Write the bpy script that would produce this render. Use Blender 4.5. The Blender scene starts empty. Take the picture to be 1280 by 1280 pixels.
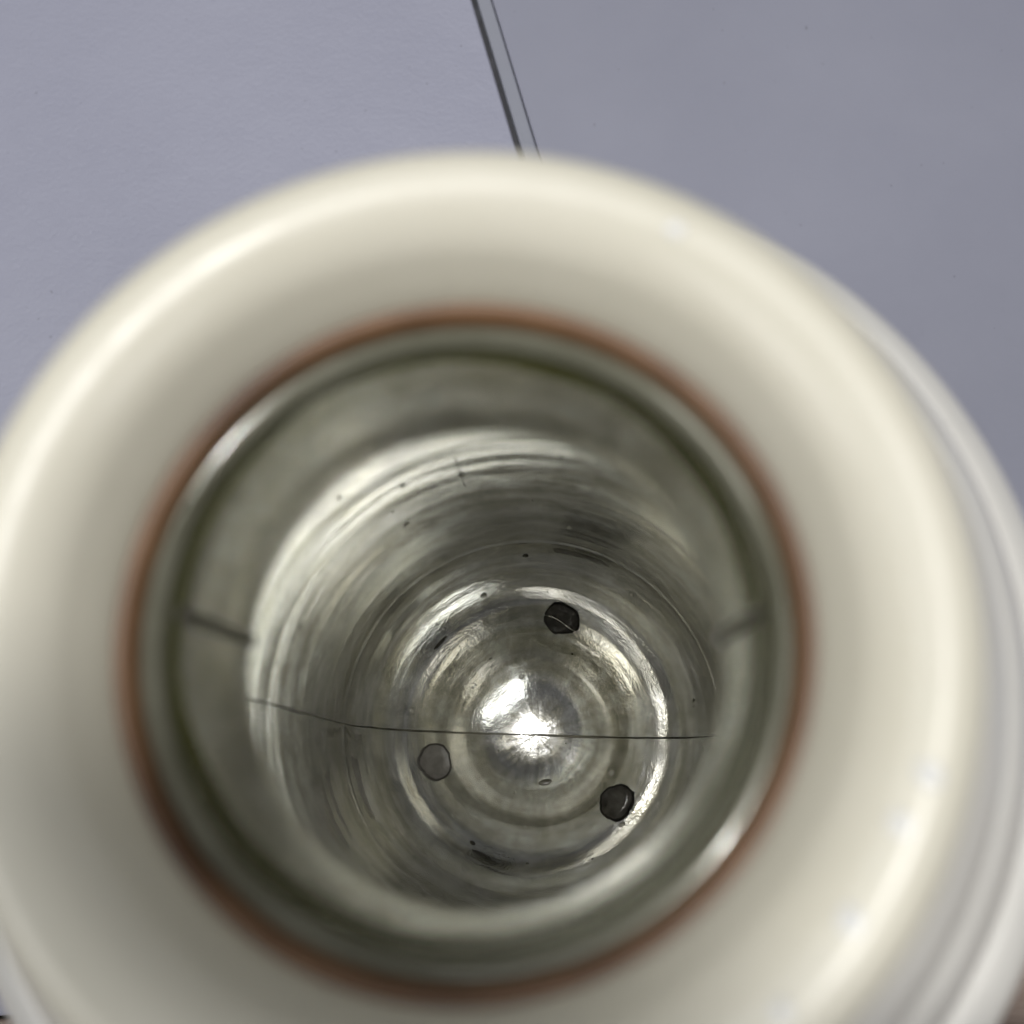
import bpy, math, random
import numpy as np
from mathutils import Matrix, Vector

random.seed(7)
rng = np.random.default_rng(7)
S = bpy.context.scene
COL = S.collection
MM = 0.001
TOP = 218.0            # height of the mouth gasket above the table, mm

# ------------------------------------------------------------------ camera
cam_data = bpy.data.cameras.new("camera")
cam = bpy.data.objects.new("camera", cam_data)
COL.objects.link(cam)
right = Vector((0.998413, 0.0, -0.056310))
up = Vector((0.014288, 0.967271, 0.253342))
back = Vector((0.054467, -0.253745, 0.965736))
m = Matrix((right, up, back)).transposed().to_4x4()
m.translation = Vector((9.93, -13.78, 310.29)) * MM
cam.matrix_world = m
cam_data.sensor_width = 36.0
cam_data.lens = 1300.0 / 1280.0 * 36.0
cam_data.clip_start = 0.005
cam_data.clip_end = 50.0
cam_data.dof.use_dof = True
cam_data.dof.focus_distance = 0.275
cam_data.dof.aperture_fstop = 12.0
S.camera = cam

# ------------------------------------------------------------------ room light
world = bpy.data.worlds.new("World")
S.world = world
world.use_nodes = True
bg = world.node_tree.nodes["Background"]
bg.inputs["Color"].default_value = (0.86, 0.89, 1.0, 1.0)
bg.inputs["Strength"].default_value = 0.085


def area_light(name, loc, target, sx, sy, power, color):
    d = bpy.data.lights.new(name, 'AREA')
    d.shape = 'RECTANGLE'
    d.size, d.size_y = sx, sy
    d.energy = power
    d.color = color
    o = bpy.data.objects.new(name, d)
    o.location = loc
    o.rotation_euler = (Vector(target) - Vector(loc)).to_track_quat('-Z', 'Y').to_euler()
    COL.objects.link(o)
    return o


def spot_light(name, loc, target, power, angle, blend, radius, color):
    d = bpy.data.lights.new(name, 'SPOT')
    d.energy = power
    d.spot_size = math.radians(angle)
    d.spot_blend = blend
    d.shadow_soft_size = radius
    d.color = color
    o = bpy.data.objects.new(name, d)
    o.location = loc
    o.rotation_euler = (Vector(target) - Vector(loc)).to_track_quat('-Z', 'Y').to_euler()
    COL.objects.link(o)
    return o


# long ceiling fixture running away to the upper left, and the lamp overhead
fix = area_light("ceiling_fixture", (-0.62, 0.60, 1.95), (-0.62, 0.60, 0.0), 0.16, 1.25, 7.5, (0.93, 0.965, 1.0))
fix.rotation_euler = (0, 0, math.radians(-45))
area_light("added_right_fill", (0.95, -0.70, 1.5), (0, 0, 0.2), 0.55, 0.55, 4.8, (1.0, 0.985, 0.97))  # added fill: brightens the right shoulder, darkens the table left of the jug
spot_light("ceiling_lamp", (0.10, 0.02, 2.0), (0.2896, 0.7038, 0.2375), 66.0, 48.6, 0.015, 0.008, (1.0, 0.985, 0.96))  # beam edge stands in for the phone's shadow on the lower left
area_light("added_left_fill", (-1.25, -0.55, 1.5), (0, 0, 0.2), 0.7, 0.7, 9.0, (1.0, 0.98, 0.95))  # added fill: throws the jug's shadow onto the table at right

S.view_settings.view_transform = 'Standard'
S.view_settings.look = 'None'
S.view_settings.exposure = 0.0
S.view_settings.gamma = 1.0
S.view_settings.use_curve_mapping = False
S.cycles.use_denoising = True
S.cycles.max_bounces = 14
S.cycles.glossy_bounces = 12
S.cycles.transmission_bounces = 4
S.cycles.diffuse_bounces = 4
S.cycles.caustics_reflective = True
S.cycles.caustics_refractive = True
S.cycles.blur_glossy = 0.3
S.cycles.sample_clamp_indirect = 10.0
S.cycles.use_adaptive_sampling = True
S.cycles.adaptive_threshold = 0.03
S.cycles.adaptive_min_samples = 16


# ------------------------------------------------------------------ materials
def new_mat(name):
    mt = bpy.data.materials.new(name)
    mt.use_nodes = True
    nt = mt.node_tree
    return mt, nt, nt.nodes["Principled BSDF"]


def N(nt, typ, **kw):
    n = nt.nodes.new(typ)
    for k, v in kw.items():
        setattr(n, k, v)
    return n


def noise(nt, vec, scale, detail=4.0, rough=0.55):
    n = N(nt, 'ShaderNodeTexNoise')
    n.inputs['Scale'].default_value = scale
    n.inputs['Detail'].default_value = detail
    n.inputs['Roughness'].default_value = rough
    if vec is not None:
        nt.links.new(vec, n.inputs['Vector'])
    return n.outputs['Fac']


def ramp(nt, fac, lo, hi, a=0.0, b=1.0):
    n = N(nt, 'ShaderNodeMapRange')
    n.inputs['From Min'].default_value = lo
    n.inputs['From Max'].default_value = hi
    n.inputs['To Min'].default_value = a
    n.inputs['To Max'].default_value = b
    nt.links.new(fac, n.inputs['Value'])
    return n.outputs['Result']


def math_node(nt, op, a, b):
    n = N(nt, 'ShaderNodeMath', operation=op)
    for i, v in enumerate((a, b)):
        if isinstance(v, (int, float)):
            n.inputs[i].default_value = v
        else:
            nt.links.new(v, n.inputs[i])
    return n.outputs[0]


def mix_color(nt, fac, a, b):
    n = N(nt, 'ShaderNodeMix', data_type='RGBA')
    nt.links.new(fac, n.inputs[0])
    n.inputs[6].default_value = (*a, 1)
    n.inputs[7].default_value = (*b, 1)
    return n.outputs[2]


def bump(nt, height, strength, dist, normal=None):
    n = N(nt, 'ShaderNodeBump')
    n.inputs['Strength'].default_value = strength
    n.inputs['Distance'].default_value = dist
    nt.links.new(height, n.inputs['Height'])
    if normal is not None:
        nt.links.new(normal, n.inputs['Normal'])
    return n.outputs['Normal']


def obj_coord(nt):
    return N(nt, 'ShaderNodeTexCoord').outputs['Object']


def mat_cream(name, ca, cb):
    mt, nt, b = new_mat(name)
    c = obj_coord(nt)
    f = ramp(nt, noise(nt, c, 45, 3), 0.35, 0.7)
    nt.links.new(mix_color(nt, f, ca, cb), b.inputs['Base Color'])
    nt.links.new(ramp(nt, noise(nt, c, 160, 4), 0.3, 0.75, 0.27, 0.38), b.inputs['Roughness'])
    nt.links.new(bump(nt, noise(nt, c, 500, 2), 0.05, 0.0004), b.inputs['Normal'])
    return mt


def mat_silver():
    mt, nt, b = new_mat("silvered_glass")
    at = N(nt, 'ShaderNodeAttribute', attribute_name="lathe")
    v = at.outputs['Vector']

    def stretched(kt, kv):
        n = N(nt, 'ShaderNodeVectorMath', operation='MULTIPLY')
        nt.links.new(v, n.inputs[0])
        n.inputs[1].default_value = (kt, kt, kv)
        return n.outputs[0]
    streak = noise(nt, stretched(0.55, 380.0), 1.0, 3, 0.55)
    broad = noise(nt, stretched(0.8, 70.0), 1.0, 2, 0.5)
    patch = noise(nt, stretched(4.0, 110.0), 1.0, 4, 0.65)
    tint = math_node(nt, 'ADD', math_node(nt, 'MULTIPLY', streak, 0.45), math_node(nt, 'MULTIPLY', patch, 0.55))
    tint = ramp(nt, tint, 0.38, 0.62)
    nt.links.new(mix_color(nt, tint, (0.68, 0.668, 0.585), (0.94, 0.94, 0.92)), b.inputs['Base Color'])
    b.inputs['Metallic'].default_value = 0.95
    # frosted disc in the middle of the dome, clear glass elsewhere
    sep = N(nt, 'ShaderNodeSeparateXYZ')
    nt.links.new(obj_coord(nt), sep.inputs[0])
    r2 = math_node(nt, 'ADD', math_node(nt, 'MULTIPLY', sep.outputs[0], sep.outputs[0]),
                   math_node(nt, 'MULTIPLY', sep.outputs[1], sep.outputs[1]))
    rr = math_node(nt, 'POWER', r2, 0.5)
    rr = math_node(nt, 'ADD', rr, math_node(nt, 'MULTIPLY', patch, 0.004))
    frost = ramp(nt, rr, 0.008, 0.014, 0.11, 0.0)
    rough = math_node(nt, 'ADD', ramp(nt, patch, 0.40, 0.68, 0.035, 0.12), frost)
    satin = ramp(nt, sep.outputs[2], 0.055, 0.10, 0.0, 0.10)
    grain = noise(nt, obj_coord(nt), 1500, 2, 0.6)
    satin = math_node(nt, 'ADD', satin, ramp(nt, grain, 0.35, 0.65, -0.02, 0.04))
    nt.links.new(math_node(nt, 'ADD', rough, satin), b.inputs['Roughness'])
    h = math_node(nt, 'ADD', math_node(nt, 'MULTIPLY', broad, 0.8), math_node(nt, 'MULTIPLY', streak, 0.08))
    h = math_node(nt, 'ADD', h, math_node(nt, 'MULTIPLY', patch, 0.12))
    h = math_node(nt, 'ADD', h, math_node(nt, 'MULTIPLY', grain, 0.05))
    nt.links.new(bump(nt, h, 0.5, 0.0010), b.inputs['Normal'])
    return mt


def mat_simple(name, c1, c2, rough, scale=300.0, metallic=0.0, coat=0.0, bump_s=0.1):
    mt, nt, b = new_mat(name)
    c = obj_coord(nt)
    nt.links.new(mix_color(nt, ramp(nt, noise(nt, c, scale), 0.3, 0.7), c1, c2), b.inputs['Base Color'])
    b.inputs['Roughness'].default_value = rough
    b.inputs['Metallic'].default_value = metallic
    b.inputs['Coat Weight'].default_value = coat
    b.inputs['Coat Roughness'].default_value = 0.05
    nt.links.new(bump(nt, noise(nt, c, scale * 2.5), bump_s, 0.0003), b.inputs['Normal'])
    return mt


def mat_panel(name, col1, col2, rough, peel, peel_scale):
    mt, nt, b = new_mat(name)
    c = obj_coord(nt)
    f = ramp(nt, noise(nt, c, 14, 4), 0.3, 0.7)
    base = mix_color(nt, f, col1, col2)
    speck = ramp(nt, noise(nt, c, 420, 2, 0.5), 0.735, 0.77)
    mx = N(nt, 'ShaderNodeMix', data_type='RGBA')
    nt.links.new(math_node(nt, 'MULTIPLY', speck, 0.45), mx.inputs[0])
    nt.links.new(base, mx.inputs[6])
    mx.inputs[7].default_value = (0.12, 0.12, 0.13, 1)
    nt.links.new(mx.outputs[2], b.inputs['Base Color'])
    nt.links.new(ramp(nt, noise(nt, c, 60, 4), 0.3, 0.7, rough - 0.02, rough + 0.03), b.inputs['Roughness'])
    n1 = bump(nt, noise(nt, c, peel_scale, 3, 0.5), peel, 0.0006)
    n2 = bump(nt, noise(nt, c, peel_scale * 0.2, 2, 0.5), peel * 0.5, 0.0015, n1)
    nt.links.new(n2, b.inputs['Normal'])
    return mt


def mat_wood():
    mt, nt, b = new_mat("brown_wood")
    mp = N(nt, 'ShaderNodeMapping')
    mp.inputs['Scale'].default_value = (20, 220, 60)
    nt.links.new(obj_coord(nt), mp.inputs['Vector'])
    f = ramp(nt, noise(nt, mp.outputs[0], 1.0, 6, 0.6), 0.3, 0.7)
    nt.links.new(mix_color(nt, f, (0.20, 0.14, 0.11), (0.34, 0.26, 0.21)), b.inputs['Base Color'])
    b.inputs['Roughness'].default_value = 0.5
    return mt


CREAM = mat_cream("cream_plastic", (0.79, 0.755, 0.635), (0.75, 0.715, 0.59))
SHELL = mat_cream("ivory_plastic", (0.86, 0.843, 0.79), (0.83, 0.81, 0.755))
SILVER = mat_silver()
GASKET = mat_simple("brown_rubber", (0.215, 0.115, 0.055), (0.06, 0.026, 0.009), 0.42, 38)
LIPGLASS = mat_simple("glass_lip", (0.22, 0.217, 0.165), (0.12, 0.118, 0.08), 0.12, 60, 0.15, 0.5, 0.12)
OLIVE = mat_simple("olive_bare_glass", (0.095, 0.10, 0.016), (0.028, 0.029, 0.007), 0.2, 40, 0.0, 0.25, 0.1)
PADS = [mat_simple("dark_spacer_pad", (0.07, 0.064, 0.052), (0.04, 0.036, 0.028), 0.5, 500, 0.0, 0.5, 0.4),
        mat_simple("pale_spacer_pad", (0.15, 0.142, 0.125), (0.095, 0.09, 0.075), 0.5, 400, 0.0, 0.5, 0.4),
        mat_simple("grey_spacer_pad", (0.13, 0.12, 0.10), (0.07, 0.064, 0.05), 0.5, 500, 0.0, 0.5, 0.4)]
PADRIM = mat_simple("dark_pad_rim", (0.05, 0.046, 0.036), (0.02, 0.018, 0.014), 0.6, 400)
SEAM = mat_simple("dark_seam", (0.16, 0.15, 0.11), (0.03, 0.028, 0.02), 0.35, 120, 0.0, 0.6)
PANEL_L = mat_panel("grey_panel_textured", (0.35, 0.356, 0.442), (0.38, 0.386, 0.472), 0.5, 0.45, 600)
PANEL_R = mat_panel("grey_panel_smooth", (0.298, 0.304, 0.372), (0.325, 0.331, 0.40), 0.42, 0.05, 700)
STRIP = mat_panel("grey_edging", (0.29, 0.30, 0.35), (0.32, 0.33, 0.38), 0.4, 0.1, 700)
GAP = mat_simple("dark_gap", (0.09, 0.09, 0.10), (0.05, 0.05, 0.055), 0.8, 200)
WOOD = mat_wood()


# ------------------------------------------------------------------ mesh helpers
def link(name, me, mat, parent=None, smooth=True):
    if mat:
        me.materials.append(mat)
    if smooth:
        me.polygons.foreach_set("use_smooth", [True] * len(me.polygons))
    o = bpy.data.objects.new(name, me)
    COL.objects.link(o)
    if parent:
        o.parent = parent
    return o


def tag(o, label=None, cat=None, group=None, kind=None):
    for k, v in (("label", label), ("category", cat), ("group", group), ("kind", kind)):
        if v:
            o[k] = v


def spline(pts, step):
    """Catmull-Rom through (r, z) points, resampled at about step mm."""
    P = [np.array(p, float) for p in pts]
    P = [2 * P[0] - P[1]] + P + [2 * P[-1] - P[-2]]
    out = []
    for i in range(1, len(P) - 2):
        p0, p1, p2, p3 = P[i - 1:i + 3]
        n = max(2, int(np.linalg.norm(p2 - p1) / step))
        for k in range(n):
            t = k / n
            out.append(0.5 * ((2 * p1) + (-p0 + p2) * t + (2 * p0 - 5 * p1 + 4 * p2 - p3) * t * t
                              + (-p0 + 3 * p1 - 3 * p2 + p3) * t ** 3))
    out.append(P[-2])
    return np.array(out)


def lathe(name, prof, seg, closed=False, wobble=None):
    """prof: (n,2) array of radius, z in mm. closed: profile is a loop."""
    prof = np.asarray(prof, float)
    prof[:, 0] = np.maximum(prof[:, 0], 0.0)
    n = len(prof)
    arc = np.concatenate([[0], np.cumsum(np.linalg.norm(np.diff(prof, axis=0), axis=1))]) * MM
    th = np.arange(seg) * 2 * np.pi / seg
    r = prof[:, 0][:, None] * np.ones(seg)[None, :]
    z = prof[:, 1][:, None] * np.ones(seg)[None, :]
    if wobble is not None:
        dr, dz = wobble(prof, th)
        r = r + dr
        z = z + dz
    V = np.stack([r * np.cos(th), r * np.sin(th), z], -1).reshape(-1, 3) * MM
    F = []
    for i in range(n if closed else n - 1):
        j = (i + 1) % n
        for k in range(seg):
            l = (k + 1) % seg
            F.append((i * seg + k, i * seg + l, j * seg + l, j * seg + k))
    me = bpy.data.meshes.new(name)
    me.from_pydata(V.tolist(), [], F)
    A = np.stack([np.tile(np.cos(th), n), np.tile(np.sin(th), n), np.repeat(arc, seg)], -1)
    at = me.attributes.new("lathe", 'FLOAT_VECTOR', 'POINT')
    at.data.foreach_set("vector", A.ravel().astype(np.float32))
    me.update()
    return me


def box(name, quad, z0, z1, mat, bev=0.0):
    """Prism on a convex polygon given counter-clockwise in mm."""
    import bmesh
    bm = bmesh.new()
    lo = [bm.verts.new((x * MM, y * MM, z0 * MM)) for x, y in quad]
    hi = [bm.verts.new((x * MM, y * MM, z1 * MM)) for x, y in quad]
    bm.faces.new(hi)
    bm.faces.new(lo[::-1])
    k = len(quad)
    for i in range(k):
        bm.faces.new((lo[i], lo[(i + 1) % k], hi[(i + 1) % k], hi[i]))
    if bev:
        es = [e for e in bm.edges if all(v.co.z > (z1 - 0.01) * MM for v in e.verts)]
        bmesh.ops.bevel(bm, geom=es, offset=bev * MM, segments=3, affect='EDGES', profile=0.5)
    me = bpy.data.meshes.new(name)
    bm.to_mesh(me)
    bm.free()
    return link(name, me, mat, smooth=False)


# ------------------------------------------------------------------ table the jug stands on
# joint direction across the table (from the jug towards the far edge)
dj = np.array([-21.0 + 4.9, 256.2 - 194.1])
dj /= np.linalg.norm(dj)
nj = np.array([dj[1], -dj[0]])          # to the right of the joint
j0 = np.array([-4.9, 194.1])


def pj(s, t):                            # s across the joint, t along it
    q = j0 + nj * s + dj * t
    return (float(q[0]), float(q[1]))


FAR, NEAR, WIDE = 600.0, -1200.0, 900.0
edge = [(-151.8, -76.7), (131.6, -56.6)]  # front edge of the panels
ed = np.array(edge[1]) - np.array(edge[0])
ed /= np.linalg.norm(ed)


def front(s):                            # t where the joint-parallel line s meets the front edge
    A = np.array([dj, -ed]).T
    q = np.array(edge[0]) - (j0 + nj * s)
    return float(np.linalg.solve(A, q)[0])


def strip(name, s0, s1, z0, z1, mat, bev):
    return box(name, [pj(s0, front(s0)), pj(s1, front(s1)), pj(s1, FAR), pj(s0, FAR)], z0, z1, mat, bev)


pl = strip("table_panel", -WIDE, -0.95, -2.9, 0.0, PANEL_L, 0.8)
tag(pl, kind="structure")
st = strip("table_edging", 0.95, 5.85, -2.9, -0.15, STRIP, 0.6)
tag(st, kind="structure")
pr = strip("table_panel", 6.15, WIDE, -2.9, 0.0, PANEL_R, 0.6)
tag(pr, kind="structure")
gp = strip("table_frame", -WIDE + 20, WIDE - 20, -30, -3.0, GAP, 0)
tag(gp, kind="structure")
e0 = np.array(edge[0]) - ed * 700
e1 = np.array(edge[1]) + ed * 700
en = np.array([ed[1], -ed[0]])
b0, b1 = e0 + en * 1.2, e1 + en * 1.2
wd = box("wooden_surface", [tuple(b0 + en * 260), tuple(b1 + en * 260), tuple(b1), tuple(b0)], -30, -2.0, WOOD, 0.8)
tag(wd, kind="structure")

# ------------------------------------------------------------------ vacuum jug
jug = bpy.data.objects.new("vacuum_jug", None)
COL.objects.link(jug)
tag(jug, "cream plastic vacuum jug with silvered glass liner, open mouth seen from above", "vacuum jug")

H = lambda h: TOP - h                    # depth below the gasket -> height

# outer shell: stepped shoulder and straight body down to the table
shell_pts = [(44.2, H(-1.0)), (44.6, H(4)), (46.2, H(6.2)), (48.6, H(7.6)), (51.5, H(11)), (53.6, H(15.5)),
             (54.4, H(18.2)), (56.2, H(19.4)), (58.6, H(22.5)), (60.8, H(27)), (61.6, H(31.2)), (62.6, H(32.2)),
             (65.0, H(32.8)), (68.6, H(36)), (71.0, H(41.5)), (71.8, H(48)), (71.6, H(60)), (71.2, H(90)),
             (71.0, H(140)), (70.8, H(190)), (70.5, H(205)), (68.5, H(214)), (66.0, H(217.6)), (40, H(217.8)), (5, H(217.8))]
shell = link("body", lathe("body", spline(shell_pts, 0.6), 220), SHELL, jug)

# pouring collar: funnel inside, rounded crest, skirt outside
collar_pts = [(31.5, H(5.0)), (31.5, H(0.6)), (31.9, H(-1.6)), (32.8, H(-4.0)), (34.1, H(-6.6)), (36.0, H(-8.5)),
              (38.2, H(-9.6)), (40.2, H(-9.9)), (41.8, H(-9.3)), (43.0, H(-8.0)), (43.7, H(-5.8)), (43.95, H(-2)), (43.9, H(3)), (43.2, H(6)), (40, H(7)), (34, H(7)), (32.2, H(6.4))]
collar = link("pouring_collar", lathe("pouring_collar", spline(collar_pts, 0.35), 260, closed=True), CREAM, jug)
tag(collar, "cream funnel collar with rounded rim around the mouth")

# brown rubber gasket between collar and glass lip
gk = [(31.5, H(-0.2)), (30.9, H(-0.1)), (30.2, H(0.4)), (29.9, H(1.4)), (29.9, H(3.6)), (30.6, H(4.6)), (31.4, H(4.6))]
gasket = link("rubber_gasket", lathe("rubber_gasket", spline(gk, 0.2), 220), GASKET, jug)
tag(gasket, "brown rubber gasket ring inside the cream collar")

# glass liner: flared lip, neck, cylindrical body, domed bottom
liner = bpy.data.objects.new("glass_liner", None)
COL.objects.link(liner)
liner.parent = jug
tag(liner, "silvered glass liner seen through the mouth")

RB, HB, DD = 45.0, 161.0, 44.0           # body radius, weld ring depth, dome depth
lip = [(31.0, H(4.2)), (30.4, H(2.6)), (29.5, H(2.0)), (28.75, H(2.5)), (28.3, H(3.4)), (28.15, H(4.2))]
lipo = link("glass_lip", lathe("glass_lip", spline(lip, 0.15), 240), LIPGLASS, liner)

def neck_r(h):                            # inner radius of the glass just below the lip
    return float(np.interp(h, [4.2, 6.6, 8.6, 11.0, 15.0, 19.0], [28.15, 27.8, 27.4, 27.15, 26.7, 26.4]))


# olive band where the silvering stops short of the lip, wider round the front of the neck
seg_b, rows = 240, 10
VB, FB = [], []
for k in range(seg_b):
    th_ = 2 * math.pi * k / seg_b
    wide = 0.5 - 0.5 * math.cos(th_ - math.radians(125))
    bottom = 5.3 + 6.2 * wide + 0.4 * math.sin(5 * th_ + 1) + 0.25 * math.sin(11 * th_)
    for q in range(rows):
        h_ = 4.1 + (bottom - 4.1) * q / (rows - 1)
        r_ = neck_r(h_) - (0.12 if q < rows - 1 else -0.05)
        VB.append((r_ * math.cos(th_) * MM, r_ * math.sin(th_) * MM, H(h_) * MM))
for k in range(seg_b):
    l = (k + 1) % seg_b
    for q in range(rows - 1):
        FB.append((k * rows + q, l * rows + q, l * rows + q + 1, k * rows + q + 1))
me = bpy.data.meshes.new("bare_glass_band")
me.from_pydata(VB, [], FB)
link("bare_glass_band", me, OLIVE, liner)

wall_pts = [(28.15, H(4.2)), (27.8, H(6.6)), (27.4, H(8.6)), (27.15, H(11.0)), (26.7, H(15)), (26.4, H(19)), (26.4, H(23)), (27.3, H(26.5)), (30.5, H(30.5)), (36, H(35)),
            (41.5, H(41)), (44.3, H(49)), (45, H(58)), (45, H(80)), (45, H(105)), (45, H(130)), (45, H(150)), (45, H(158))]
wall = spline(wall_pts, 0.8)
a = np.linspace(0, np.pi / 2, 74)
ring_notch = np.array([(45.0, H(159.5)), (44.7, H(160.2)), (44.75, H(160.8))])
dome = np.stack([RB * np.cos(a), H(HB) - DD * np.sin(a)], -1)[1:]
lin_prof = np.concatenate([wall, ring_notch, dome])


def ring_noise(n_modes, amp, kmax, zs, th, rg):
    """Smooth noise that varies slowly round the axis and faster along the profile."""
    out = np.zeros((len(zs), len(th)))
    for _ in range(n_modes):
        k = rg.integers(0, kmax + 1)
        w = rg.uniform(0.08, 0.9)
        out += rg.normal() * np.cos(k * th[None, :] + rg.uniform(0, 6.28)) * np.sin(w * zs[:, None] + rg.uniform(0, 6.28)) / (1 + 2.2 * w)
    return out * amp / math.sqrt(n_modes)


def liner_wobble(prof, th):
    s = np.concatenate([[0], np.cumsum(np.linalg.norm(np.diff(prof, axis=0), axis=1))])
    d = ring_noise(60, 0.16, 4, s, th, rng)
    on_dome = np.clip((H(HB) - prof[:, 1]) / 8.0, 0, 1)[:, None]
    d = d * (1 - 0.5 * on_dome) + on_dome * ring_noise(24, 0.05, 1, s * 2.2, th, rng)
    fade = np.clip(s / 12.0, 0, 1)[:, None]
    inward = np.clip(prof[:, 0] / 6.0, 0, 1)[:, None]
    tang = np.gradient(prof, axis=0)
    tang /= np.linalg.norm(tang, axis=1)[:, None] + 1e-9
    nr, nz = tang[:, 1], -tang[:, 0]
    return d * nr[:, None] * fade * inward, d * nz[:, None] * fade * (0.3 + 0.7 * inward)


wallo = link("silvered_wall", lathe("silvered_wall", lin_prof, 320, wobble=liner_wobble), SILVER, liner)


def dome_z(r):
    return H(HB) - DD * math.sqrt(max(0.0, 1 - (r / RB) ** 2))


def pad(az, r, rad, seed, squash=1.0, label=None):
    """Round spacer pad lying on the dome, with a ragged edge and a dark rim."""
    rg = np.random.default_rng(seed)
    A = math.radians(az)
    c = np.array([r * math.cos(A), r * math.sin(A)])
    er, et = np.array([math.cos(A), math.sin(A)]), np.array([-math.sin(A), math.cos(A)])
    slope = (dome_z(r + 0.5) - dome_z(r - 0.5))
    cs = 1 / math.sqrt(1 + slope * slope)
    seg = 48
    ph = np.arange(seg) * 2 * np.pi / seg
    edge_r = rad * (1 + 0.02 * rg.normal(size=seg) + 0.035 * np.cos(3 * ph + rg.uniform(0, 6)) + 0.03 * np.cos(5 * ph + rg.uniform(0, 6)))
    rings = [0.0, 0.45, 0.90, 0.915, 1.0, 1.03]
    lift = [0.50, 0.50, 0.50, 0.58, 0.58, 0.1]
    V, F, mi = [], [], []
    for q, (k, lf) in enumerate(zip(rings, lift)):
        for i in range(seg):
            p = c + er * (k * edge_r[i] * math.cos(ph[i]) * cs * squash) + et * (k * edge_r[i] * math.sin(ph[i]))
            rr = math.hypot(*p)
            V.append((p[0] * MM, p[1] * MM, (dome_z(rr) + lf) * MM))
        if q:
            for i in range(seg):
                j = (i + 1) % seg
                F.append(((q - 1) * seg + i, (q - 1) * seg + j, q * seg + j, q * seg + i))
                mi.append(1 if q >= 4 else 0)
    me = bpy.data.meshes.new("spacer_pad")
    me.from_pydata(V, [], F)
    me.materials.append(PADS[seed - 1])
    me.materials.append(PADRIM)
    me.polygons.foreach_set("material_index", mi)
    o = link("spacer_pad", me, None, liner)
    tag(o, label)


pad(76.0, 31.1, 4.9, 1, label="darkest round spacer pad, crossed by a pale streak")
pad(-164.0, 28.0, 4.9, 2, label="pale grey round spacer pad with a dark outline")
pad(-40.3, 28.0, 4.9, 3, label="mid grey round spacer pad")


# mould seam: a fine dark line up both sides of the liner and across its dome
def tube(name, pts, radii, mat, parent, seg=8):
    pts = np.asarray(pts, float)
    n = len(pts)
    T = np.gradient(pts, axis=0)
    T /= np.linalg.norm(T, axis=1)[:, None] + 1e-9
    V, F = [], []
    ref = np.array([0.0, 1.0, 0.0])
    for i in range(n):
        u = np.cross(T[i], ref)
        u /= np.linalg.norm(u) + 1e-9
        w = np.cross(T[i], u)
        for k in range(seg):
            q = 2 * np.pi * k / seg
            V.append(tuple((pts[i] + radii[i] * (math.cos(q) * u + math.sin(q) * w)) * MM))
    for i in range(n - 1):
        for k in range(seg):
            l = (k + 1) % seg
            F.append((i * seg + k, i * seg + l, (i + 1) * seg + l, (i + 1) * seg + k))
    F.append(tuple(range(seg))[::-1])
    F.append(tuple((n - 1) * seg + k for k in range(seg)))
    me = bpy.data.meshes.new(name)
    me.from_pydata(V, [], F)
    return link(name, me, mat, parent)


def meridian(az, pr_, inset):
    A = math.radians(az)
    return [((r - inset) * math.cos(A), (r - inset) * math.sin(A), z) for r, z in pr_]


body_pts = np.array([q for q in lin_prof if q[1] < H(60)])[::3]
left = meridian(179.3, body_pts, 0.0)
rightm = meridian(-2.6, body_pts, 0.0)[::-1]
path = np.array(left + [(0, 0, dome_z(0))] + rightm)
path[:, 1] += np.cumsum(rng.normal(size=len(path)) * 0.05) * 0.6
nrm = path.copy()
rad = np.convolve(rng.random(len(path) + 6), np.ones(7) / 7, 'valid')
rad = 0.10 + 0.26 * (rad - rad.min()) / (rad.max() - rad.min()) + 0.06 * rng.random(len(path))
rad[:12] *= np.linspace(2.4, 1.2, 12)
tube("mould_seam", path, rad, SEAM, liner)
neck = np.array([q for q in lin_prof if H(26) < q[1] < H(5.0)])[::2]
for az in (175.5, 3.5):
    tube("neck_seam", meridian(az, neck, 0.0), np.full(len(neck), 0.75), SEAM, liner)


# small bubbles and inclusions in the glass
def blister(az, s_r, s_z, rx, ry, mat, name="glass_bubble"):
    A = math.radians(az)
    er = np.array([math.cos(A), math.sin(A), 0])
    et = np.array([-math.sin(A), math.cos(A), 0])
    i = int(np.argmin(np.abs(lin_prof[:, 0] - s_r) + np.abs(lin_prof[:, 1] - s_z)))
    p = lin_prof[i]
    t = lin_prof[min(i + 1, len(lin_prof) - 1)] - lin_prof[max(i - 1, 0)]
    t /= np.linalg.norm(t)
    ta = er * t[0] + np.array([0, 0, t[1]])
    nn = np.cross(et, ta)
    c = er * p[0] + np.array([0, 0, p[1]])
    if np.dot(nn, np.array([0, 0, H(90)]) - c) < 0:
        nn = -nn
    V, F = [], []
    su, sv = 14, 7
    for a_ in range(sv + 1):
        for b_ in range(su):
            q, w = math.pi / 2 * a_ / sv, 2 * math.pi * b_ / su
            V.append(tuple((c + ta * rx * math.cos(q) * math.cos(w) + et * ry * math.cos(q) * math.sin(w)
                            + nn * (0.05 + 0.5 * min(rx, ry) * math.sin(q))) * MM))
    for a_ in range(sv):
        for b_ in range(su):
            F.append((a_ * su + b_, a_ * su + (b_ + 1) % su, (a_ + 1) * su + (b_ + 1) % su, (a_ + 1) * su + b_))
    me = bpy.data.meshes.new(name)
    me.from_pydata(V, [], F)
    return link(name, me, mat, liner)


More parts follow.
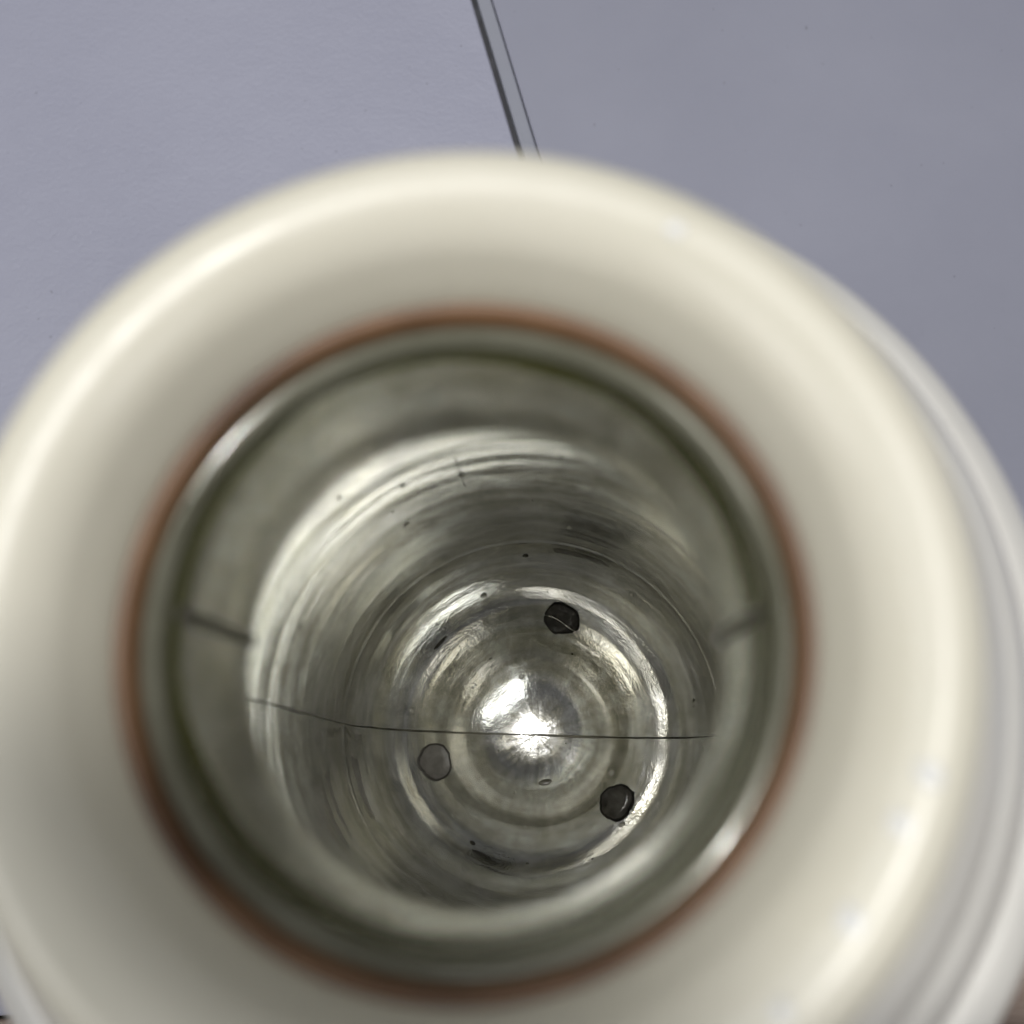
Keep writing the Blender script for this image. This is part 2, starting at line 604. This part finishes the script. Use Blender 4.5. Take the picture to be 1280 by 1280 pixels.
blister(-79.6, 13.2, dome_z(13.2), 0.9, 1.9, SEAM, "glass_nub")
blister(-77.0, 13.0, dome_z(13.0), 0.45, 1.0, SILVER, "glass_nub")
spots = [(103.4, 45.0, 120.7, .8, .7), (121.6, 45.0, 103.4, .8, .7), (159.3, 45.0, 112.3, .7, .6), (117.5, 45.0, 126.4, .7, .6),
         (110.5, 38.4, 34.0, .9, .9), (114.4, 32.4, 26.4, .8, .8), (91.9, 43.7, 46.5, .7, .8), (52.7, 42.8, 43.5, .8, .8),
         (-27.3, 22.7, 19.0, .9, 1.1), (-135.4, 30.4, 24.6, .6, .8), (104.5, 15.9, 15.8, .8, .8), (77.1, 45.0, 75.5, .8, .6),
         (130.8, 45.0, 139.5, .6, .5), (103.8, 45.0, 99.9, .6, .5), (79.3, 45.0, 120.3, .5, .6), (8.5, 41.4, 39.8, .7, 1.0),
         (170.3, 33.5, 27.6, 1.1, 1.0), (-46.2, 32.8, 26.8, .7, .9), (-119.9, 33.1, 27.2, .6, .8)]
for k, (az, rr, zz, rx, ry) in enumerate(spots):
    blister(az, rr, zz, rx, ry, SEAM if k % 6 == 0 else SILVER)
for k in range(26):
    az, zz = random.uniform(60, 210), H(random.uniform(70, 158))
    blister(az, 45, zz, random.uniform(0.2, 0.4), random.uniform(0.2, 0.4), random.choice([SILVER, SILVER, SEAM]))
for k in range(22):
    rr = random.uniform(8, 42)
    blister(random.uniform(0, 360), rr, dome_z(rr), random.uniform(0.2, 0.45), random.uniform(0.2, 0.5), random.choice([SILVER, SILVER, SEAM]))
# places where the silvering has gone
for az, rr, rx, ry in ((137.0, 34.8, 0.6, 2.6), (-114.0, 34.0, 0.6, 2.8)):
    blister(az, rr, dome_z(rr), rx, ry, PADS[2], "bare_patch")
sa = [(math.radians(z), r) for z, r in ((86, 31.6), (81, 31.4), (76, 30.6), (71, 29.6), (66, 29.3))]
tube("pale_streak", [(r * math.cos(a_), r * math.sin(a_), dome_z(r) + 0.62) for a_, r in sa], np.array([.08, .16, .13, .18, .08]), SILVER, liner, 6)
# a short upright scratch on the wall below the neck
tube("scratch", [(44.95 * math.cos(math.radians(103.6)), 44.95 * math.sin(math.radians(103.6)), z) for z in np.linspace(112, 131, 12)],
     0.10 + 0.05 * rng.random(12), SEAM, liner, 6)

# ------------------------------------------------------------------ water droplets on the rim
DROPLET_GLINT, nt, b = new_mat("glint_white_droplet")
b.inputs['Base Color'].default_value = (0.93, 0.93, 0.91, 1)  # opaque white paints in the bright glints of clear water drops
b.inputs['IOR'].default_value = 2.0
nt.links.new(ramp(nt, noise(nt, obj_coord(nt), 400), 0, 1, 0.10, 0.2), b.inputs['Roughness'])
cp = spline(collar_pts, 0.35)


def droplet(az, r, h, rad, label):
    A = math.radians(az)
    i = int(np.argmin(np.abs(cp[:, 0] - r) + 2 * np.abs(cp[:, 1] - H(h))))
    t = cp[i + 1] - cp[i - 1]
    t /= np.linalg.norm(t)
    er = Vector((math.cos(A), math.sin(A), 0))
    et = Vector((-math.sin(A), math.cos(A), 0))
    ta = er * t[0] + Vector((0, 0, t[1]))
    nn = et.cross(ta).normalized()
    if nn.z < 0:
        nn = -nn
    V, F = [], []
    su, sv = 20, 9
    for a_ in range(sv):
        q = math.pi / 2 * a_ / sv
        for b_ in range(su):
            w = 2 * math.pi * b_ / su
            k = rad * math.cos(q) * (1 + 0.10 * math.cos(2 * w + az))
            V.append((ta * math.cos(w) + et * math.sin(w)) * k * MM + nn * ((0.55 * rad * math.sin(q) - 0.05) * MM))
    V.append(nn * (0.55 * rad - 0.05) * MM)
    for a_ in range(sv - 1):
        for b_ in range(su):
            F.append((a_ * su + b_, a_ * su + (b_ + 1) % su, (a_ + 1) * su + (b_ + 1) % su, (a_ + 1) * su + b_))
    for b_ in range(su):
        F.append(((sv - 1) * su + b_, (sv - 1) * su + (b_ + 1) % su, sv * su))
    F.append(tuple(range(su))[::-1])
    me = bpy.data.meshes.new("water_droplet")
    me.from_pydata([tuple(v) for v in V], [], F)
    o = link("water_droplet", me, DROPLET_GLINT)
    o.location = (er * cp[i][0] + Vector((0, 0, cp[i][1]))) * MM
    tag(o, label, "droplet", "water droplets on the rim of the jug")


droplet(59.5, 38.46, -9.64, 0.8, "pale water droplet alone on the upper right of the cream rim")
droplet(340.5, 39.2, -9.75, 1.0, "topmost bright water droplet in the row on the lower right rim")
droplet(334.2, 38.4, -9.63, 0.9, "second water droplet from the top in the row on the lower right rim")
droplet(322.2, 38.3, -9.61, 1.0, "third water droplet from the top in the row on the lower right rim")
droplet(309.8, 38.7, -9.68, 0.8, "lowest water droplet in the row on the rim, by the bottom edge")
